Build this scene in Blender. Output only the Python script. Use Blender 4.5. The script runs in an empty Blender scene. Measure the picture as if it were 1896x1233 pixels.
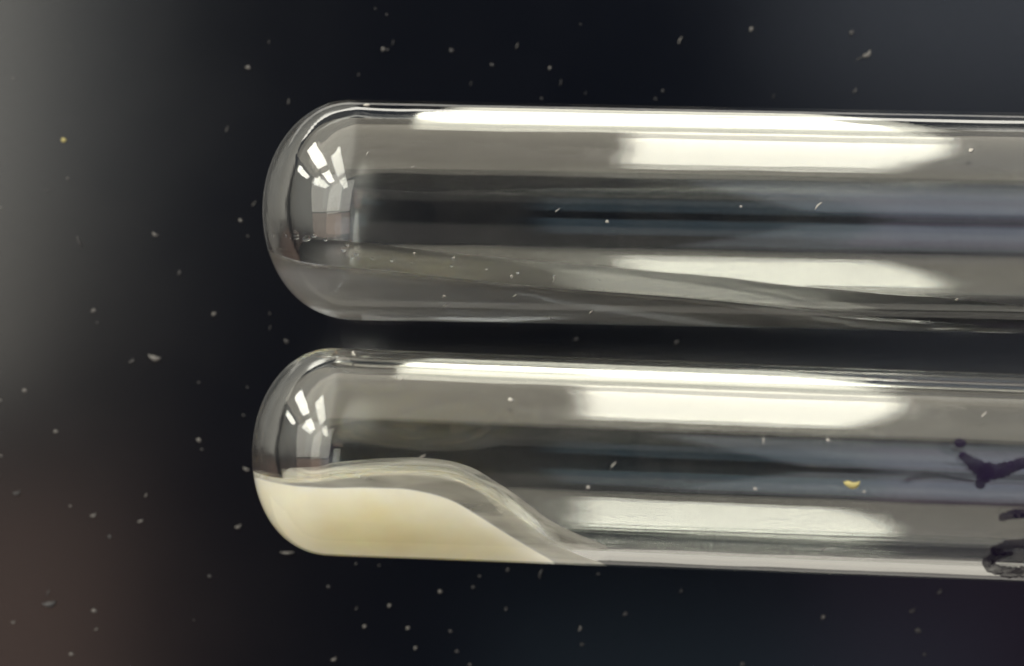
import bpy, bmesh, math, random
import numpy as np
from mathutils import Vector, Matrix

# ------------------------------------------------------------------ frame
# X right, Z up, Y away from the camera.  Real size in metres: two 12 mm test
# tubes held in front of a dark, dusty screen.  1 mm in the tubes' plane is
# 32.9 photograph pixels.
PX = 32900.0                     # photograph pixels per metre at y = 0
CX, CY = 948.0, 616.5
DIST = 0.160                     # camera to the plane of the tube axes
SCREEN_Y = 0.018
def at(px, py, y=0.0):
    k = (DIST + y) / DIST
    return Vector(((px - CX) / PX * k, y, -(py - CY) / PX * k))

sc = bpy.context.scene
col = sc.collection
random.seed(7)

# ------------------------------------------------------------------ camera
cam = bpy.data.cameras.new('camera')
cam.sensor_width = 36.0
cam.lens = 36.0 * DIST / (1896 / PX)
cam.clip_start, cam.clip_end = 0.005, 50.0
cam.dof.use_dof = True
cam.dof.focus_distance = DIST - 0.0005
cam.dof.aperture_fstop = 48.0
cam_ob = bpy.data.objects.new('camera', cam)
cam_ob.location = (0, -DIST, 0)
cam_ob.rotation_euler = (math.radians(90), 0, 0)
col.objects.link(cam_ob)
sc.camera = cam_ob

# ------------------------------------------------------------------ world
world = bpy.data.worlds.new('World')
sc.world = world
world.use_nodes = True
bg = world.node_tree.nodes['Background']
bg.inputs['Color'].default_value = (0.75, 0.85, 1.0, 1)
bg.inputs['Strength'].default_value = 0.03

# ------------------------------------------------------------------ lamps
def area(name, loc, aim, sx, sy, radiance, rgb):
    d = bpy.data.lights.new(name, 'AREA')
    d.shape = 'RECTANGLE'; d.size = sx; d.size_y = sy
    d.energy = radiance * math.pi * sx * sy
    d.color = rgb
    o = bpy.data.objects.new(name, d)
    o.location = loc
    o.rotation_euler = (Vector(aim) - Vector(loc)).to_track_quat('-Z', 'Y').to_euler()
    col.objects.link(o)
    return o
# a row of fluorescent ceiling fixtures running towards the viewer, above right
area('ceiling_fixture', (0.180, -0.50, 1.50), (0.180, -0.50, 0), 0.185, 1.28, 10.0, (1.0, 0.965, 0.82))
area('ceiling_fixture', (0.130, 1.05, 1.50), (0.130, 1.05, 0), 0.30, 1.40, 4.6, (1.0, 0.965, 0.80))
# next row of the same ceiling, to the left
for k, (x, y) in enumerate(((-1.25, -0.55), (-1.25, -1.95), (-2.5, -0.6))):
    area('ceiling_fixture_far', (x, y, 1.50), (x, y, 0), 0.46, 1.1, 20.0, (1.0, 0.97, 0.86))
# the pale ceiling itself, lit by its fixtures
area('ceiling_bounce', (-0.9, -0.65, 1.72), (-0.9, -0.65, 0), 2.9, 2.5, 1.6, (1.0, 0.91, 0.73))
area('pink_fill_right', (1.35, -0.65, 1.72), (1.35, -0.65, 0), 2.2, 2.5, 2.4, (1.0, 0.90, 0.87))  # added pinkish lamp, standing in for tint from the unseen gloved hand
# upper walls of the room, dimmer than the ceiling
area('upper_wall_bounce', (0, -2.3, 1.15), (0, 0, 0.2), 4.0, 0.8, 0.04, (1.0, 0.96, 0.90))
# the lit room beyond the screen, seen by the rims of the tubes
area('far_wall_bounce', (0, 1.6, 0.55), (0, 0, 0.1), 3.0, 1.3, 1.0, (1.0, 0.95, 0.86))
area('far_bench_bounce', (0, 0.7, -0.60), (0, 0, 0), 2.4, 1.0, 0.55, (1.0, 0.93, 0.80))
# pale wall behind and left of the viewer, brown cupboards below it
area('wall_bounce', (-1.09, -1.5, 0.60), (-0.7, 0, 0.3), 1.6, 1.3, 3.7, (1.0, 0.95, 0.82))
area('wall_bounce_near', (-0.66, -1.52, 0.62), (-0.4, 0, 0.3), 0.86, 1.1, 0.60, (0.88, 0.97, 1.0))
area('cupboard_bounce', (-1.03, -1.5, -0.52), (-0.65, 0, -0.2), 1.6, 0.85, 1.45, (1.0, 0.68, 0.52))
area('low_blue_fill', (0.14, -1.5, -0.40), (0.1, 0, -0.2), 0.30, 0.45, 0.42, (0.55, 0.82, 1.0))  # blue lamp added to tint the screen's reflection low in the middle
area('cool_fill_right', (0.88, -1.5, 0.66), (0.5, 0, 0.3), 1.5, 1.0, 0.85, (0.82, 0.90, 1.0))  # added cool lamp for the bluish reflection at the screen's upper right
area('cool_fill_right_low', (0.98, -1.48, 0.40), (0.5, 0, 0.25), 1.6, 1.0, 0.40, (0.86, 0.90, 1.0))  # second added fill, staggered lower to soften the first one's edge
area('glove_bounce', (0.42, -0.9, -0.31), (0.25, 0, -0.1), 0.6, 0.5, 0.26, (0.90, 0.50, 0.90))
area('bench_bounce', (0, -0.45, -0.45), (0, -0.1, 0), 1.4, 0.8, 0.25, (1.0, 0.93, 0.82))

sc.view_settings.view_transform = 'Standard'
sc.view_settings.look = 'None'
sc.view_settings.exposure = 0.0
sc.view_settings.gamma = 1.0
sc.view_settings.use_curve_mapping = False
sc.render.engine = 'CYCLES'
cy = sc.cycles
cy.max_bounces = 20; cy.transmission_bounces = 18; cy.glossy_bounces = 10
cy.diffuse_bounces = 4; cy.transparent_max_bounces = 16; cy.volume_bounces = 2
cy.caustics_refractive = True; cy.caustics_reflective = True
cy.blur_glossy = 0.3
cy.sample_clamp_indirect = 12.0
cy.use_denoising = True
cy.use_adaptive_sampling = False

# ------------------------------------------------------------------ materials
def new_mat(name):
    m = bpy.data.materials.new(name)
    m.use_nodes = True
    nt = m.node_tree
    nt.nodes.clear()
    out = nt.nodes.new('ShaderNodeOutputMaterial')
    return m, nt, out
def N(nt, kind, **inp):
    n = nt.nodes.new(kind)
    for k, v in inp.items():
        n.inputs[k.replace('_', ' ')].default_value = v
    return n

def glass_mat(name, ior, color, bump=0.0):
    m, nt, out = new_mat(name)
    g = N(nt, 'ShaderNodeBsdfGlass', IOR=ior, Roughness=0.0)
    g.inputs['Color'].default_value = (*color, 1)
    nt.links.new(g.outputs[0], out.inputs['Surface'])
    if bump:
        tc = N(nt, 'ShaderNodeTexCoord')
        mp = N(nt, 'ShaderNodeMapping')
        mp.inputs['Scale'].default_value = (60, 700, 700)      # drawn glass: streaks run along the tube
        nz = N(nt, 'ShaderNodeTexNoise', Scale=1.0, Detail=2.0)
        bp = N(nt, 'ShaderNodeBump', Strength=bump, Distance=0.0004)
        nt.links.new(tc.outputs['Object'], mp.inputs['Vector'])
        nt.links.new(mp.outputs[0], nz.inputs['Vector'])
        nt.links.new(nz.outputs[0], bp.inputs['Height'])
        nt.links.new(bp.outputs[0], g.inputs['Normal'])
        # handling marks: faint scratches and smears that dull the polish
        sm = N(nt, 'ShaderNodeTexNoise', Scale=260.0, Detail=6.0, Roughness=0.65)
        rp = N(nt, 'ShaderNodeMapRange')
        rp.inputs['From Min'].default_value = 0.54; rp.inputs['From Max'].default_value = 0.80
        rp.inputs['To Min'].default_value = 0.028; rp.inputs['To Max'].default_value = 0.13
        nt.links.new(tc.outputs['Object'], sm.inputs['Vector'])
        nt.links.new(sm.outputs[0], rp.inputs['Value'])
        nt.links.new(rp.outputs[0], g.inputs['Roughness'])
        # a trace of dried film, in wiped patches
        hz = N(nt, 'ShaderNodeTexNoise', Scale=190.0, Detail=7.0, Roughness=0.7, Distortion=0.8)
        hr = N(nt, 'ShaderNodeMapRange')
        hr.inputs['From Min'].default_value = 0.42; hr.inputs['From Max'].default_value = 0.82
        hr.inputs['To Min'].default_value = 0.0; hr.inputs['To Max'].default_value = 0.014
        df = N(nt, 'ShaderNodeBsdfDiffuse'); df.inputs['Color'].default_value = (0.80, 0.77, 0.70, 1)
        mx = N(nt, 'ShaderNodeMixShader')
        nt.links.new(tc.outputs['Object'], hz.inputs['Vector']); nt.links.new(hz.outputs[0], hr.inputs['Value'])
        nt.links.new(hr.outputs[0], mx.inputs[0]); nt.links.new(g.outputs[0], mx.inputs[1]); nt.links.new(df.outputs[0], mx.inputs[2])
        nt.links.new(mx.outputs[0], out.inputs['Surface'])
    return m, nt, out
GLASS, _, _ = glass_mat('tube_glass', 1.50, (0.985, 0.99, 0.985), bump=0.03)
# faces where the liquid touches the glass carry the ratio of the two indices
def add_absorb(nt, out, rgb, density, scatter=0.0):
    v = N(nt, 'ShaderNodeVolumeAbsorption', Density=density)
    v.inputs['Color'].default_value = (*rgb, 1)
    if scatter:
        s = N(nt, 'ShaderNodeVolumeScatter', Density=scatter, Anisotropy=0.3)
        s.inputs['Color'].default_value = (1.0, 0.95, 0.82, 1)
        a = N(nt, 'ShaderNodeAddShader')
        nt.links.new(v.outputs[0], a.inputs[0]); nt.links.new(s.outputs[0], a.inputs[1])
        v = a
    nt.links.new(v.outputs[0], out.inputs['Volume'])
PLASMA_WALL, nt_, out_ = glass_mat('plasma_at_glass', 1.335 / 1.50, (1, 1, 1)); add_absorb(nt_, out_, (1.0, 0.92, 0.66), 14.0, 230.0)
PLASMA_TOP, nt_, out_ = glass_mat('plasma_surface', 1.335, (1, 1, 1)); add_absorb(nt_, out_, (1.0, 0.92, 0.66), 14.0, 230.0)
def cloudy(name, ior, fac):
    """clear fluid, brightened by a pale cloudy mix added in place of reflected light"""
    m, nt, out = glass_mat(name, ior, (0.98, 0.98, 0.96))
    tr = N(nt, 'ShaderNodeBsdfTranslucent'); tr.inputs['Color'].default_value = (0.82, 0.81, 0.76, 1)
    df = N(nt, 'ShaderNodeBsdfDiffuse'); df.inputs['Color'].default_value = (0.82, 0.81, 0.76, 1)
    a = N(nt, 'ShaderNodeMixShader', Fac=0.5); b = N(nt, 'ShaderNodeMixShader', Fac=fac)
    g = [n for n in nt.nodes if n.type == 'BSDF_GLASS'][0]
    nt.links.new(tr.outputs[0], a.inputs[1]); nt.links.new(df.outputs[0], a.inputs[2])
    nt.links.new(g.outputs[0], b.inputs[1]); nt.links.new(a.outputs[0], b.inputs[2])
    nt.links.new(b.outputs[0], out.inputs['Surface'])
    # the added pale mix varies in drawn-out wisps
    tc = N(nt, 'ShaderNodeTexCoord'); mp = N(nt, 'ShaderNodeMapping')
    mp.inputs['Scale'].default_value = (140, 420, 900); mp.inputs['Rotation'].default_value = (0, math.radians(14), 0)
    nz = N(nt, 'ShaderNodeTexNoise', Scale=1.0, Detail=3.0, Distortion=0.6)
    mr = N(nt, 'ShaderNodeMapRange')
    mr.inputs['From Min'].default_value = 0.32; mr.inputs['From Max'].default_value = 0.68
    mr.inputs['To Min'].default_value = fac * 0.35; mr.inputs['To Max'].default_value = fac * 1.7
    nt.links.new(tc.outputs['Object'], mp.inputs[0]); nt.links.new(mp.outputs[0], nz.inputs['Vector'])
    nt.links.new(nz.outputs[0], mr.inputs['Value']); nt.links.new(mr.outputs[0], b.inputs[0])
    return m
SERUM_WALL = cloudy('serum_at_glass', 1.335 / 1.50, 0.38)
SERUM_TOP = cloudy('serum_surface', 1.335, 0.35)
BUBBLE, _, _ = glass_mat('bubble_film', 1.30, (1, 1, 1))

def clot_mat(name, spec):
    m, nt, out = new_mat(name)
    p = N(nt, 'ShaderNodeBsdfPrincipled', Roughness=0.12, IOR=1.36)
    p.inputs['Specular IOR Level'].default_value = spec
    tc = N(nt, 'ShaderNodeTexCoord')
    nz = N(nt, 'ShaderNodeTexNoise', Scale=420.0, Detail=4.0)
    cr = N(nt, 'ShaderNodeValToRGB')
    cr.color_ramp.elements[0].position = 0.3; cr.color_ramp.elements[0].color = (0.84, 0.785, 0.59, 1)
    cr.color_ramp.elements[1].position = 0.75; cr.color_ramp.elements[1].color = (0.91, 0.87, 0.71, 1)
    nt.links.new(tc.outputs['Object'], nz.inputs['Vector'])
    nt.links.new(nz.outputs[0], cr.inputs[0])
    nt.links.new(cr.outputs[0], p.inputs['Base Color'])
    p.inputs['Subsurface Weight'].default_value = 1.0
    p.inputs['Subsurface Radius'].default_value = (1.0, 0.85, 0.55)
    p.inputs['Subsurface Scale'].default_value = 0.0060
    nt.links.new(p.outputs[0], out.inputs['Surface'])
    return m
CLOT_WALL = clot_mat('clot_at_glass', 0.0)
CLOT_TOP = clot_mat('clot_surface', 0.05)

def plain(name, rgb, rough=0.6, spec=0.3, alt=None, scale=3000.0):
    m, nt, out = new_mat(name)
    p = N(nt, 'ShaderNodeBsdfPrincipled', Roughness=rough)
    p.inputs['Specular IOR Level'].default_value = spec
    tc = N(nt, 'ShaderNodeTexCoord')
    nz = N(nt, 'ShaderNodeTexNoise', Scale=scale, Detail=3.0)
    mx = N(nt, 'ShaderNodeMix'); mx.data_type = 'RGBA'
    mx.inputs[6].default_value = (*rgb, 1)
    mx.inputs[7].default_value = (*(alt or tuple(c * 0.7 for c in rgb)), 1)
    nt.links.new(tc.outputs['Object'], nz.inputs['Vector'])
    nt.links.new(nz.outputs[0], mx.inputs[0])
    nt.links.new(mx.outputs[2], p.inputs['Base Color'])
    nt.links.new(p.outputs[0], out.inputs['Surface'])
    return m
DUST = plain('dust', (0.12, 0.117, 0.112))
DUST_DIM = plain('dust_thin', (0.042, 0.042, 0.044))
LINT = plain('lint', (0.34, 0.33, 0.30))
DUST_YELLOW = plain('dust_yellow', (0.36, 0.32, 0.13))
INK = plain('purple_marker_ink', (0.004, 0.002, 0.009), rough=0.6, spec=0.1, alt=(0.010, 0.005, 0.024), scale=1500.0)

def thin_ink(m):
    nt = m.node_tree
    out = [n for n in nt.nodes if n.type == 'OUTPUT_MATERIAL'][0]; p = [n for n in nt.nodes if n.type == 'BSDF_PRINCIPLED'][0]
    tc = N(nt, 'ShaderNodeTexCoord'); nz = N(nt, 'ShaderNodeTexNoise', Scale=1400.0, Detail=5.0, Roughness=0.7)
    mr = N(nt, 'ShaderNodeMapRange')
    mr.inputs['From Min'].default_value = 0.40; mr.inputs['From Max'].default_value = 0.72
    mr.inputs['To Min'].default_value = 0.04; mr.inputs['To Max'].default_value = 0.42
    t = N(nt, 'ShaderNodeBsdfTransparent'); mx = N(nt, 'ShaderNodeMixShader')
    nt.links.new(tc.outputs['Object'], nz.inputs['Vector']); nt.links.new(nz.outputs[0], mr.inputs['Value'])
    nt.links.new(mr.outputs[0], mx.inputs[0]); nt.links.new(p.outputs[0], mx.inputs[1]); nt.links.new(t.outputs[0], mx.inputs[2])
    nt.links.new(mx.outputs[0], out.inputs['Surface'])
thin_ink(INK)

def screen_mat():
    m, nt, out = new_mat('dark_screen')
    p = N(nt, 'ShaderNodeBsdfPrincipled', Roughness=0.15, IOR=1.5)
    tc = N(nt, 'ShaderNodeTexCoord')
    # the screen's own pixel columns, barely visible
    w = N(nt, 'ShaderNodeTexWave', Scale=2430.0, Distortion=0.0); w.bands_direction = 'X'
    h = N(nt, 'ShaderNodeTexWave', Scale=2430.0, Distortion=0.0); h.bands_direction = 'Z'
    nz = N(nt, 'ShaderNodeTexNoise', Scale=9000.0, Detail=1.0)
    sm = N(nt, 'ShaderNodeTexNoise', Scale=70.0, Detail=5.0, Roughness=0.6)
    a1 = N(nt, 'ShaderNodeMath'); a1.operation = 'ADD'
    a2 = N(nt, 'ShaderNodeMath'); a2.operation = 'ADD'
    for n in (w, h, nz, sm): nt.links.new(tc.outputs['Object'], n.inputs['Vector'])
    nt.links.new(w.outputs['Fac'], a1.inputs[0]); nt.links.new(h.outputs['Fac'], a1.inputs[1])
    nt.links.new(a1.outputs[0], a2.inputs[0]); nt.links.new(nz.outputs[0], a2.inputs[1])
    mr = N(nt, 'ShaderNodeMapRange')
    mr.inputs['From Min'].default_value = 0.2; mr.inputs['From Max'].default_value = 2.8
    mr.inputs['To Min'].default_value = 0.36; mr.inputs['To Max'].default_value = 0.64
    nt.links.new(a2.outputs[0], mr.inputs['Value'])
    nt.links.new(mr.outputs[0], p.inputs['Specular IOR Level'])
    # wiped glass: the polish varies a little
    rr = N(nt, 'ShaderNodeMapRange')
    rr.inputs['From Min'].default_value = 0.3; rr.inputs['From Max'].default_value = 0.7
    rr.inputs['To Min'].default_value = 0.12; rr.inputs['To Max'].default_value = 0.15
    nt.links.new(sm.outputs[0], rr.inputs['Value']); nt.links.new(rr.outputs[0], p.inputs['Roughness'])
    p.inputs['Base Color'].default_value = (0.0013, 0.0019, 0.0042, 1)
    nt.links.new(p.outputs[0], out.inputs['Surface'])
    return m
SCREEN = screen_mat()

# ------------------------------------------------------------------ helpers
def link(name, bm, mats, parent=None, smooth=True):
    me = bpy.data.meshes.new(name)
    bm.to_mesh(me); bm.free()
    for m in (mats if isinstance(mats, (list, tuple)) else [mats]):
        me.materials.append(m)
    if smooth:
        for p in me.polygons: p.use_smooth = True
    o = bpy.data.objects.new(name, me)
    col.objects.link(o)
    o.parent = parent
    return o
def tag(o, label=None, cat=None, group=None, kind=None):
    for k, v in (('label', label), ('category', cat), ('group', group), ('kind', kind)):
        if v: o[k] = v
    return o
def grid(bm, rows, mat=0, flip=False, close=False):
    """rows: equal-length lists of coordinates -> quads."""
    vs = [[bm.verts.new(p) for p in r] for r in rows]
    n = len(rows[0])
    for i in range(len(rows) - 1):
        for j in range(n if close else n - 1):
            k = (j + 1) % n
            q = [vs[i][j], vs[i][k], vs[i + 1][k], vs[i + 1][j]]
            if flip: q.reverse()
            try:
                f = bm.faces.new(q); f.material_index = mat
            except ValueError:
                pass
def clean(bm, d=2e-7):
    bmesh.ops.remove_doubles(bm, verts=bm.verts, dist=d)
    bmesh.ops.dissolve_degenerate(bm, edges=bm.edges, dist=d)

# ------------------------------------------------------------------ the screen behind
bm = bmesh.new()
bmesh.ops.create_cube(bm, size=1.0, matrix=Matrix.Diagonal((0.165, 0.009, 0.050, 1)))
bmesh.ops.bevel(bm, geom=list(bm.edges), offset=0.002, segments=3, affect='EDGES')
scr = link('screen', bm, SCREEN, smooth=False)
scr.location = (0.012, SCREEN_Y + 0.0045, -0.0015)
tag(scr, 'dark glossy dusty screen behind the two tubes', 'screen', kind='structure')

# ------------------------------------------------------------------ tubes
LENGTH = 0.075
class Tube:
    """Local frame: axis along X from the round end, Y away from the camera, Z up.
    layers: (level(x), tilt) from the lowest content up; a positive tilt stands the far edge higher."""
    def __init__(s, tip, other, R, wall, cap, bottom, layers):
        s.R, s.wall, s.cap, s.bottom = R, wall, cap, bottom
        s.ri = R - wall
        s.icap = cap - bottom + 0.0004          # axial length of the inner round end
        s.layers = layers
        s.phase = 7.0 + 211.0 * R * 40
        ax = (other - tip).normalized()
        up = Vector((0, 0, 1)); up = (up - ax * up.dot(ax)).normalized()
        dp = up.cross(ax).normalized()
        s.M = Matrix.Translation(tip) @ Matrix((ax, dp, up)).transposed().to_4x4()
    def r_out(s, x):
        if x >= s.cap: return s.R
        t = 1 - max(x, 0) / s.cap
        return s.R * (max(0, 1 - t ** 2.15)) ** 0.5
    def r_in(s, x):
        x = x - s.bottom
        if x >= s.icap: return s.ri
        if x <= 0: return 0.0
        t = 1 - x / s.icap
        return s.ri * (max(0, 1 - t ** 2.1)) ** 0.5
    def delta(s, x, k):
        r = s.r_in(x)
        if r <= 0: return 0.0
        c = -s.layers[k][0](x) / r
        return 0.0 if c >= 1 else math.acos(max(-1, c))
    def span(s, x, k):
        """wetted arc of layer k: far-side and near-side angle from straight down (near is positive)"""
        d = s.delta(x, k); t = s.layers[k][1]
        return (-d - t, d - t)
    def pt(s, x, r, b, inner=True):
        # hand-closed round ends are never quite even; the unevenness fades out along the wall
        w = math.exp(-max(x - 0.7 * s.cap, 0) / 0.0022)
        e = (0.016 if inner else 0.006) * w
        q = s.phase
        r = r * (1 + e * (math.sin(2 * b + q + 500 * x) + 0.8 * math.sin(3 * b + 2.1 * q - 900 * x) + 0.5 * math.sin(5 * b + 3 * q)))
        return (x, -r * math.sin(b), -r * math.cos(b))
    def wet_range(s, k):
        xs = np.linspace(s.bottom, 0.060, 4000)
        w = [x for x in xs if s.delta(x, k) > 0]
        lo, hi = w[0], w[-1]
        st = xs[1] - xs[0]
        def bis(a, b):                       # a dry, b wet
            for _ in range(40):
                m = (a + b) / 2
                if s.delta(m, k) > 0: b = m
                else: a = m
            return b
        return bis(lo - st, lo), bis(hi + st, hi)
    def stations(s):
        cap = [s.bottom + s.icap * (1 - math.cos(math.pi / 2 * i / 40)) for i in range(41)]
        his, fine = [], []
        for k in range(len(s.layers)):
            lo, hi = s.wet_range(k)
            his.append(hi)
            fine += [lo + (hi - lo) * (i / 30.0) ** 2 * 0.05 for i in range(31)] + [hi - (hi - lo) * (i / 30.0) ** 2 * 0.05 for i in range(31)]
        hi = max(max(his), 0.02)
        body = list(np.linspace(s.bottom + s.icap, hi, 110)[1:]) + list(np.linspace(hi, LENGTH - 0.0006, 24)[1:])
        xs = sorted(set(round(x, 9) for x in cap + body + fine))
        out = [xs[0]]
        for x in xs[1:]:
            if x - out[-1] > 1.5e-6: out.append(x)
        return out

def build_tube(name, T):
    bm = bmesh.new()
    n = 128
    # outside: round end, straight wall
    xo = [T.cap * (1 - math.cos(math.pi / 2 * i / 44)) for i in range(45)] + list(np.linspace(T.cap, LENGTH - 0.0006, 40)[1:])
    rows = [[T.pt(x, T.r_out(x), 2 * math.pi * j / n, False) for j in range(n)] for x in xo]
    grid(bm, rows, flip=True, close=True)
    # inside, except where the contents wet it; the seam follows the waterline
    top = len(T.layers) - 1
    rows = []
    for x in T.stations():
        a, b = T.span(x, top)
        rows.append([T.pt(x, T.r_in(x), b + (a + 2 * math.pi - b) * j / n) for j in range(n + 1)])
    grid(bm, rows)
    # lip at the open end
    rows = []
    for i in range(9):
        a = math.pi * i / 8
        x = LENGTH - 0.0006 + 0.0006 * math.sin(a)
        r = (T.R + T.ri) / 2 + (T.R - T.ri) / 2 * math.cos(a)
        rows.append([T.pt(x, r, 2 * math.pi * j / n) for j in range(n)])
    grid(bm, rows, flip=True, close=True)
    clean(bm)
    bm.normal_update()
    bm.verts.index_update()
    nrm = [v.normal.copy() for v in bm.verts]
    co = [v.co.copy() for v in bm.verts]
    root = bpy.data.objects.new(name, None); root.empty_display_size = 0.004
    col.objects.link(root)
    root.matrix_world = T.M
    sets = {'round_bottom': [], 'tube_wall': [], 'rim': []}
    for f in bm.faces:
        x = f.calc_center_median().x
        key = 'round_bottom' if x < T.cap else ('tube_wall' if x < LENGTH - 0.0006 else 'rim')
        sets[key].append([v.index for v in f.verts])
    bm.free()
    for key, faces in sets.items():              # three parts of one glass body, sharing its normals at the joins
        ids = sorted(set(i for f in faces for i in f)); back = {v: k for k, v in enumerate(ids)}
        me = bpy.data.meshes.new(key)
        me.from_pydata([co[i] for i in ids], [], [[back[i] for i in f] for f in faces])
        me.materials.append(GLASS)
        for p in me.polygons: p.use_smooth = True
        me.normals_split_custom_set_from_vertices([nrm[i] for i in ids])
        o = bpy.data.objects.new(key, me); col.objects.link(o); o.parent = root
    return root

def build_content(name, T, k, sag, mats):
    bm = bmesh.new()
    lo, hi = T.wet_range(k)
    xs = [lo] + [x for x in T.stations() if lo < x < hi] + [hi]
    m, p = 56, 26
    wall, wall2, top = [], [], []
    tilt = T.layers[k][1]
    upv = Vector((0, -math.sin(tilt), math.cos(tilt)))
    for x in xs:
        r = T.r_in(x)
        a0, b0 = T.span(x, k)
        if k == 0:
            wall.append([T.pt(x, r, a0 + (b0 - a0) * j / m) for j in range(m + 1)])
        else:                                # the layer below already lines the bottom
            a1, b1 = T.span(x, k - 1)
            if T.delta(x, k - 1) <= 0: a1 = b1 = max(a0, min(b0, -T.layers[k - 1][1]))
            wall.append([T.pt(x, r, a0 + (a1 - a0) * j / 20) for j in range(21)])
            wall2.append([T.pt(x, r, b1 + (b0 - b1) * j / 20) for j in range(21)])
        a, b = Vector(T.pt(x, r, a0)), Vector(T.pt(x, r, b0))
        c = (b - a).length
        depth = r + T.layers[k][0](x)
        row = []
        for j in range(p + 1):
            u = 0.5 - 0.5 * math.cos(math.pi * j / p)
            dist = min(u, 1 - u) * c
            end = min(1.0, (x - lo) / 0.0012, (hi - x) / 0.004)
            s_ = sag * max(0, end) * (1 - math.exp(-dist / 0.0008))
            s_ = min(s_, 0.45 * max(depth, 0))
            row.append(a.lerp(b, u) - upv * s_)
        top.append(row)
    grid(bm, wall, 0, flip=True)
    if wall2: grid(bm, wall2, 0, flip=True)
    grid(bm, top, 1)
    clean(bm)
    # outward: walls away from the axis, top upwards
    bm.normal_update()
    for f in bm.faces:
        c = f.calc_center_median()
        want = Vector((0, c.y, c.z)) if f.material_index == 0 else upv
        if f.normal.dot(want) < 0: f.normal_flip()
    o = link(name, bm, mats)
    me = o.data
    o.matrix_world = T.M
    # keep a crisp edge where the surface meets the wall
    ang = me.attributes.new('sharp_edge', 'BOOLEAN', 'EDGE')
    bm = bmesh.new(); bm.from_mesh(me); bm.edges.ensure_lookup_table()
    flags = [len(set(f.material_index for f in e.link_faces)) > 1 for e in bm.edges]
    bm.free()
    ang.data.foreach_set('value', flags)
    return o

MM = 1e-3
def spline(points):
    xs = np.array([p[0] for p in points], float); ys = np.array([p[1] for p in points], float)
    m = np.gradient(ys, xs)
    def f(x):
        x = float(np.clip(x, xs[0], xs[-1] + 400))
        if x >= xs[-1]: return float(ys[-1] + (x - xs[-1]) * m[-1])
        i = int(np.clip(np.searchsorted(xs, x) - 1, 0, len(xs) - 2))
        h = xs[i + 1] - xs[i]; t = (x - xs[i]) / h
        return float((1 + 2 * t) * (1 - t) ** 2 * ys[i] + t * (1 - t) ** 2 * h * m[i] + t * t * (3 - 2 * t) * ys[i + 1] + t * t * (t - 1) * h * m[i + 1])
    return f

# upper tube: runny plasma, its level surface running out to the right
Y1, Y2 = 0.005, -0.006         # the upper tube is held a little farther from the camera
P1, P2 = PX * DIST / (DIST + Y1), PX * DIST / (DIST + Y2)
def H_up(x):
    px = 487 + x * P1
    v = -(84 + 0.069 * (px - 640)) + 24 * math.exp(-max(px - 500, 0) / 60.0) + 1.5 * math.sin(px * 0.011)
    return v / P1
dy = -0.006
up_tip = at(487, 385.5, Y1)
up_far = at(1856, 412.5, Y1); up_far.y += dy * (1856 - 487) / P1
T1 = Tube(up_tip, up_far, 203.3 / P1, 0.00094, 168 / P1, 0.00128, [(H_up, math.radians(8))])
# lower tube: set clot that keeps its own humped shape, a film of clear serum over it
_clot = spline([(440, -34), (480, -38), (540, -52), (600, -58), (700, -56), (780, -58), (850, -75), (900, -101), (950, -128), (1000, -152), (1040, -168), (1080, -188)])
_serum = spline([(440, -30), (480, -32), (540, -38), (600, -34), (700, -22), (780, -18), (850, -26), (900, -46), (950, -78), (1000, -112), (1040, -136), (1080, -152), (1120, -162), (1160, -174)])
lo_tip = at(468, 831, Y2); lo_far = at(1856, 882.5, Y2); lo_far.y -= 0.0003
T2 = Tube(lo_tip, lo_far, 192.1 / P2, 0.00078, 148 / P2, 0.00110,
          [(lambda x: _clot(468 + x * P2) / P2, math.radians(-1.5)), (lambda x: _serum(468 + x * P2) / P2, math.radians(1.5))])

tube_up = build_tube('test_tube', T1)
tag(tube_up, 'upper clear glass test tube holding runny clear liquid', 'test tube', 'glass test tubes before the screen')
tube_lo = build_tube('test_tube', T2)
tag(tube_lo, 'lower clear glass test tube with purple ink marks, holding a clot', 'test tube', 'glass test tubes before the screen')

plasma = build_content('liquid_plasma', T1, 0, 0.00026, [PLASMA_WALL, PLASMA_TOP])
tag(plasma, 'thin clear yellowish liquid pooled along the bottom of the upper tube', 'liquid')
clot = build_content('plasma_clot', T2, 0, 0.00012, [CLOT_WALL, CLOT_TOP])
tag(clot, 'opaque cream jelly clot in the round end of the lower tube', 'clot')
serum = build_content('clear_serum', T2, 1, 0.00022, [SERUM_WALL, SERUM_TOP])
tag(serum, 'clear greyish film of fluid lying over the cream clot', 'liquid')

# ------------------------------------------------------------------ things on the tube surfaces
def on_tube(T, px, py, lift=0.0):
    """photograph position -> local point on the camera side of the tube, and its normal"""
    inv = T.M.inverted()
    cam_p = inv @ Vector((0, -DIST, 0))
    d = (inv.to_3x3() @ (at(px, py) - Vector((0, -DIST, 0)))).normalized()
    # intersect the ray with the tube's outside by marching
    t = DIST * 0.9
    prev = None
    for i in range(4000):
        q = cam_p + d * t
        g = math.hypot(q.y, q.z) - T.r_out(q.x) if q.x > 0 else 1
        if g < 0: break
        t += 0.00001
    nrm = Vector((0, q.y, q.z)).normalized()
    return q + nrm * lift, nrm

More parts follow.
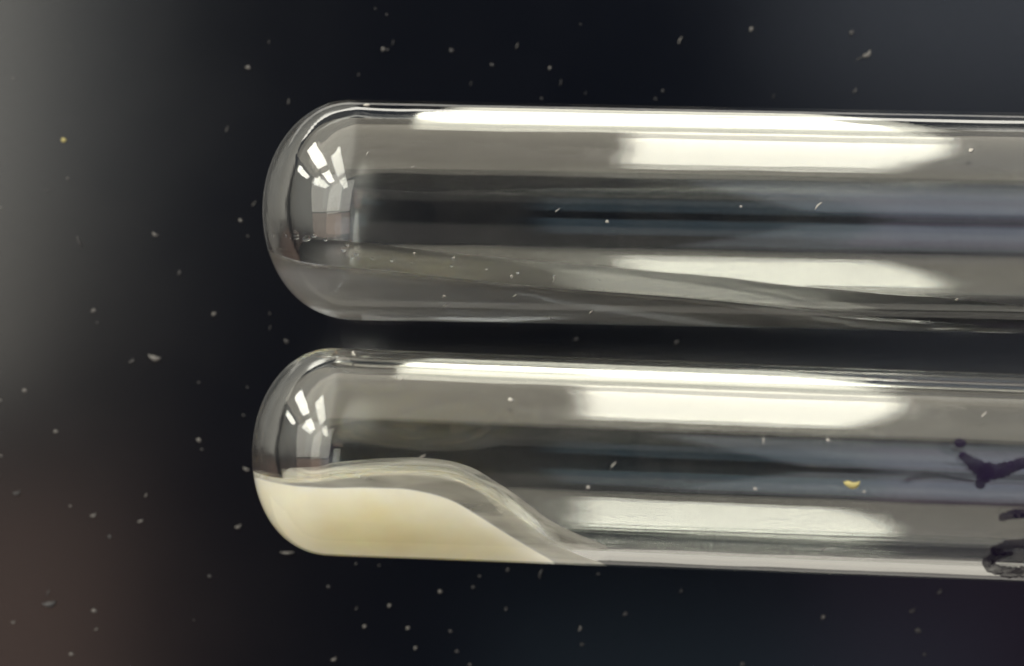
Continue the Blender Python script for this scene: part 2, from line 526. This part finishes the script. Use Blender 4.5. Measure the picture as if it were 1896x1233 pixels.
def ink(T, parent, pts, label=None):
    """pts: (px, py, half width in px): a marker stroke lying on the glass"""
    path = []
    for (x0, y0, w0), (x1, y1, w1) in zip(pts[:-1], pts[1:]):
        n = max(2, int(math.hypot(x1 - x0, y1 - y0) / 3))
        for i in range(n):
            t = i / n
            path.append((x0 + (x1 - x0) * t, y0 + (y1 - y0) * t, w0 + (w1 - w0) * t))
    path.append(pts[-1])
    # smooth the centreline
    for _ in range(3):
        path = [path[0]] + [tuple((a + 2 * b + c) / 4 for a, b, c in zip(path[i - 1], path[i], path[i + 1])) for i in range(1, len(path) - 1)] + [path[-1]]
    # rounded ends
    def cap(p, q):
        L = math.hypot(p[0] - q[0], p[1] - q[1]) or 1
        dx, dy_ = (p[0] - q[0]) / L, (p[1] - q[1]) / L
        return [(p[0] + dx * p[2] * math.sin(a), p[1] + dy_ * p[2] * math.sin(a), p[2] * math.cos(a)) for a in (0.4, 0.8, 1.2, 1.5)]
    path = list(reversed(cap(path[0], path[1]))) + path + cap(path[-1], path[-2])
    rows = []
    for i, (x, y, w) in enumerate(path):
        a = path[max(0, i - 1)]; b = path[min(len(path) - 1, i + 1)]
        L = math.hypot(b[0] - a[0], b[1] - a[1]) or 1
        nx, ny = -(b[1] - a[1]) / L, (b[0] - a[0]) / L
        w *= 1 + 0.10 * math.sin(i * 1.7) + 0.06 * math.sin(i * 0.61)
        rows.append([on_tube(T, x + nx * w * k, y + ny * w * k, 0.000012 + 0.00003 * (1 - k * k))[0] for k in (-1, -0.6, 0, 0.6, 1)])
    bm = bmesh.new()
    grid(bm, rows)
    bmesh.ops.recalc_face_normals(bm, faces=bm.faces)
    o = link('ink_mark', bm, INK, parent)
    if label: o['label'] = label
    return o
ink(T2, tube_lo, [(1775, 820, 8), (1781, 821, 8)], 'small round dot of dark ink')
ink(T2, tube_lo, [(1782, 843, 7), (1803, 860, 12), (1824, 873, 18), (1846, 874, 15), (1880, 862, 11), (1915, 850, 9)], 'forked stroke of purple ink')
ink(T2, tube_lo, [(1826, 874, 16), (1819, 886, 12), (1815, 896, 9.5)], 'short dark tail of the forked stroke')
ink(T2, tube_lo, [(1856, 958, 7), (1874, 952, 9), (1905, 950, 8)], 'short blunt purple ink stroke')
ink(T2, tube_lo, [(1840, 1018, 7), (1866, 1008, 9), (1905, 1006, 9)], 'upper curve of a looped ink stroke')
ink(T2, tube_lo, [(1872, 1024, 5), (1842, 1030, 8), (1826, 1042, 11), (1840, 1053, 10), (1866, 1060, 10), (1905, 1058, 10)], 'looped purple ink stroke at the lower edge')

# ------------------------------------------------------------------ bubbles along the upper liquid's edge, the scattered extra ones added as glints
bm = bmesh.new(); bmesh.ops.create_icosphere(bm, subdivisions=3, radius=1.0)
bub_me = bpy.data.meshes.new('bubble_glint'); bm.to_mesh(bub_me); bm.free(); bub_me.materials.append(BUBBLE)
for p in bub_me.polygons: p.use_smooth = True
for px, off, r in ((541, 44, 3.4), (560, 48, 4.4), (566, 53, 3.4), (585, 55, 5.2), (598, 51, 3.2), (617, 57, 3.4), (655, 66, 3.0), (648, 74, 4.6), (671, 80, 5.0), (664, 86, 3.2), (700, 88, 2.6), (735, 90, 2.8), (770, 92, 2.2), (842, 97, 2.6), (905, 101, 2.2), (961, 106, 3.0), (1027, 109, 2.8), (1110, 117, 2.4)):
    x = (px - 487) / P1
    z = -off / P1
    rr = T1.r_in(x)
    y = -math.sqrt(max(rr * rr - z * z, 0)) + r / PX * 1.15
    o = bpy.data.objects.new('bubble_glint', bub_me); col.objects.link(o)
    o.parent = plasma
    o.location = (x, y, z); o.scale = (r / PX,) * 3

# ------------------------------------------------------------------ dust
def flake_mesh(kind, seed):
    rnd = random.Random(seed)
    bm = bmesh.new()
    bmesh.ops.create_icosphere(bm, subdivisions=2, radius=1.0)
    ph = [rnd.uniform(0, 6.28) for _ in range(6)]
    for v in bm.verts:
        c = v.co
        k = 1 + 0.22 * math.sin(3.1 * c.x + ph[0]) * math.cos(2.7 * c.z + ph[1]) + 0.16 * math.sin(5 * c.z + ph[2] + 2 * c.x)
        c *= k
        if kind == 'crescent':
            c.x *= 1.25; c.z *= 0.55; c.z += 0.38 * c.x * c.x - 0.2
        elif kind == 'chip':
            c.x *= 1.0; c.z *= 0.72; c.x += 0.3 * c.z
        elif kind == 'fibre':
            c.x *= 2.0; c.z *= 0.35; c.z += 0.3 * math.sin(1.2 * c.x + ph[3])
        else:
            c.z *= 0.9
        c.y *= 0.42
    me = bpy.data.meshes.new('dust_speck'); bm.to_mesh(me); bm.free()
    for p in me.polygons: p.use_smooth = True
    return me
FL = {}
for kind in ('crescent', 'chip', 'fibre', 'grain'):
    for sd in range(3):
        for mt in (DUST, DUST_DIM, DUST_YELLOW, LINT):
            me = flake_mesh(kind, sd + 11); me.materials.append(mt); FL[kind, sd, mt.name] = me
# (px, py, half length px, kind, turn in degrees, material)
S = 'crescent'; C = 'chip'; F = 'fibre'; G = 'grain'
b_, d_ = DUST, DUST_DIM
spots = [
    (459, 125, 7, C, -20, b_), (498, 78, 2.5, F, 90, b_), (534, 188, 4, F, 80, b_), (709, 91, 6, C, 60, b_), (717, 92, 4, S, 40, d_), (727, 79, 4, F, 70, d_),
    (695, 16, 2.5, G, 0, d_), (716, 27, 3, G, 0, d_), (836, 93, 6, G, 0, d_), (664, 138, 4, S, 60, d_), (872, 155, 3.5, F, 70, d_), (957, 85, 4, F, 60, b_), (911, 120, 5, G, 0, d_),
    (1018, 126, 5, C, 70, b_), (1038, 153, 4.5, F, 70, d_), (1075, 45, 2.5, G, 0, d_), (1003, 182, 3.5, G, 0, d_), (1084, 173, 3, F, 60, d_), (1259, 75, 6, F, 60, b_), (1227, 168, 4.5, C, 70, d_), (1214, 183, 3.5, G, 0, d_),
    (1391, 54, 7, C, 50, b_), (1577, 61, 8, C, 60, d_), (1583, 168, 6, S, 50, d_), (1432, 178, 3.5, F, 80, d_),
    (24, 145, 2.5, G, 0, b_), (131, 86, 2.5, F, -30, d_), (420, 239, 4.5, F, 80, b_), (125, 330, 3, G, 0, b_), (2, 385, 4, G, 0, b_), (470, 377, 4, F, 60, b_), (86, 353, 3, G, 0, d_),
    (147, 447, 8, F, 110, d_), (287, 434, 7, S, -25, b_), (445, 408, 5.5, C, -50, b_), (459, 437, 3.5, G, 0, d_), (332, 505, 6, S, 70, d_), (173, 575, 6.5, C, 10, b_), (180, 597, 3.5, G, 0, d_), (396, 581, 6.5, C, 20, b_),
    (244, 669, 7, S, 40, d_), (368, 708, 3.5, G, 0, d_), (458, 717, 3, G, 0, d_), (499, 580, 4, S, 80, d_), (530, 632, 7, C, -60, d_), (500, 607, 4, F, 70, d_),
    (46, 723, 7, C, -25, b_), (1, 741, 4, G, 0, b_), (103, 799, 6.5, C, -10, b_), (2, 844, 3.5, G, 0, b_), (368, 815, 7, C, -40, b_), (374, 832, 4, S, 0, d_), (456, 869, 7, S, -20, b_), (451, 769, 3.5, G, 0, d_),
    (270, 917, 4.5, S, 60, b_), (130, 937, 3.5, G, 0, b_), (173, 954, 7, S, 25, b_), (260, 965, 6, S, 20, b_), (203, 994, 6, C, -60, d_), (441, 975, 7.5, S, 25, b_), (388, 1067, 5, G, 0, d_), (359, 1148, 2.5, G, 0, d_),
    (174, 1131, 7, C, -10, b_), (178, 1165, 4, S, 30, b_), (25, 1152, 5, S, 20, b_), (132, 1211, 6, C, -10, b_), (31, 913, 0, S, 0, d_),
    (659, 1044, 4, S, 50, d_), (702, 1047, 3, G, 0, d_), (608, 1086, 5, G, 0, d_), (721, 1121, 6, C, 35, b_), (660, 1126, 4.5, S, 60, d_), (675, 1160, 6, C, 50, b_), (755, 1163, 6, C, 20, b_), (815, 1095, 5.5, G, 0, b_),
    (888, 1067, 4, G, 0, d_), (876, 1087, 4.5, G, 0, d_), (940, 1055, 5.5, C, 50, d_), (937, 1128, 5, C, 60, d_), (834, 1169, 5, G, 0, d_), (769, 1200, 5.5, C, 50, b_), (846, 1206, 5, G, 0, d_), (618, 1221, 6.5, S, 30, b_), (870, 1231, 5, G, 0, d_),
    (1001, 1063, 7, F, 70, d_), (1108, 1063, 4, G, 0, d_), (1158, 1137, 6.5, C, 15, d_), (1074, 1164, 6, S, 70, b_), (1078, 1193, 5.5, C, 0, d_), (1261, 1094, 5, S, 60, d_), (1375, 1230, 7, C, 0, d_),
    (1524, 1143, 6, C, 40, b_), (1740, 1096, 6.5, S, 50, d_), (1700, 1168, 9, C, -20, d_), (1689, 1131, 7, S, 30, d_), (1712, 1212, 4.5, G, 0, d_), (1253, 633, 7, C, 30, d_), (1067, 628, 6, C, 10, d_),
]
counter = 0
WORDS = ['first', 'second', 'third', 'fourth', 'fifth', 'sixth', 'seventh', 'eighth', 'ninth', 'tenth', 'eleventh', 'twelfth', 'thirteenth', 'fourteenth', 'fifteenth',
         'sixteenth', 'seventeenth', 'eighteenth', 'nineteenth', 'twentieth', 'twenty-first', 'twenty-second', 'twenty-third', 'twenty-fourth', 'twenty-fifth', 'twenty-sixth']
LOOK = {S: 'curved', C: 'chip shaped', F: 'thin', G: 'round'}
def region(px, py):
    if px < 545 and py < 1000:
        return 'left of the tubes, top third' if py < 411 else ('left of the tubes, middle third' if py < 740 else 'left of the tubes, below middle')
    if py < 250: return 'above the upper tube, right half' if px > 900 else 'above the upper tube, left half'
    if py < 800: return 'in the gap between tubes'
    if px < 545: return 'in the lower left corner'
    return 'below the lower tube, left of centre' if px < 860 else 'below the lower tube, right of centre'
special = {
    (118, 259): 'round yellowish speck on the screen near the upper left corner',
    (286, 663): 'bright hooked dust fleck on the screen left of the gap between tubes',
    (92, 1119): 'large smeared dust fleck near the lower left corner',
    (89, 1098): 'tiny fibre just above the smeared fleck, lower left corner',
    (1606, 101): 'hook shaped dust fleck above the upper tube, upper right',
    (1592, 108): 'thin tail beside the hook shaped fleck, upper right',
    (532, 1023): 'elongated dust fleck under the round end of the lower tube',
    (31, 913): 'curled dust fleck at the left edge of the screen',
}
spots = [q for q in spots if q[2] > 0] + [(118, 259, 7, G, 0, DUST_YELLOW), (286, 663, 13, S, -15, b_), (92, 1119, 14, S, 10, d_), (89, 1098, 5, F, 60, d_),
         (1606, 101, 11, S, 40, b_), (1592, 108, 6, F, 40, d_), (532, 1023, 9, F, -5, b_), (31, 913, 9, S, 20, d_)]
byreg = {}
for q in sorted(spots): byreg.setdefault(region(q[0], q[1]), []).append(q)
for reg, qs in byreg.items():
    for n, (px, py, half, kind, deg, mt) in enumerate(qs):
        lab = special.get((px, py)) or '%s %s dust speck %s, %s from the left' % ('pale' if mt is b_ else 'faint', LOOK[kind], reg, WORDS[n])
        counter += 1
        o = bpy.data.objects.new('dust_speck', FL[kind, counter % 3, mt.name]); col.objects.link(o)
        k = half / PX * 0.75
        o.scale = (k, k, k)
        o.location = at(px, py, SCREEN_Y - k * 0.30)
        o.rotation_euler = (0, -math.radians(deg), 0)
        tag(o, lab, 'dust speck', 'dust specks on the dark screen')

# dust clinging to the outside of the tubes
def tube_speck(T, px, py, half, kind, deg, mat, label, group):
    global counter
    counter += 1
    q, nrm = on_tube(T, px, py, 0.0)
    k = half / PX * 0.8
    o = bpy.data.objects.new('dust_speck', FL[kind, counter % 3, mat.name]); col.objects.link(o)
    w = T.M @ (q + nrm * k * 0.25)
    n = (T.M.to_3x3() @ nrm).normalized()
    rot = (-n).to_track_quat('Y', 'Z').to_matrix() @ Matrix.Rotation(-math.radians(deg), 3, 'Y')
    o.matrix_world = Matrix.Translation(w) @ rot.to_4x4() @ Matrix.Diagonal((k, k, k, 1))
    return tag(o, label, 'dust speck', group)
gu = 'dust specks on the upper tube'; gl = 'dust specks on the lower tube'
for n, (px, py, half, kind, deg) in enumerate(sorted(((767, 469, 4, C, 40), (840, 477, 4, S, 40), (947, 511, 5, C, 70), (1026, 515, 5, F, 70), (822, 548, 5, C, 30), (824, 565, 4.5, F, 60), (1094, 577, 5.5, F, 55), (953, 547, 3.5, F, 60), (1515, 381, 6, F, 40),
                                (679, 196, 8, C, 0), (1798, 279, 7, C, 20), (1772, 554, 5, C, 20), (1019, 587, 3.5, G, 0), (1032, 389, 3.5, F, 50), (1124, 410, 4, G, 0), (680, 284, 3, F, 60), (765, 309, 3, F, 30), (1372, 382, 3, G, 0)))):
    tube_speck(T1, px, py, half, kind, deg, LINT, 'tiny %s dust speck on the upper tube, %s from the left' % (LOOK[kind], WORDS[n]), gu)
for n, (px, py, half, kind, deg) in enumerate(sorted(((655, 656, 8, F, 90), (1136, 860, 4, F, 60), (1525, 1016, 4, F, 60), (1413, 815, 4, F, 80), (1533, 815, 4, G, 0), (1398, 905, 4, G, 0), (743, 703, 4, F, 40), (945, 741, 6, G, 0), (782, 845, 4, F, 40), (1822, 768, 5, F, 60), (1600, 910, 3, G, 0), (1089, 902, 4, G, 0)))):
    tube_speck(T2, px, py, half, kind, deg, LINT, 'tiny %s pale dust speck on the lower tube, %s from the left' % (LOOK[kind], WORDS[n]), gl)
tube_speck(T2, 1577, 897, 14, S, 0, DUST_YELLOW, 'yellow crescent shaped fleck on the lower tube near its ink marks', gl)
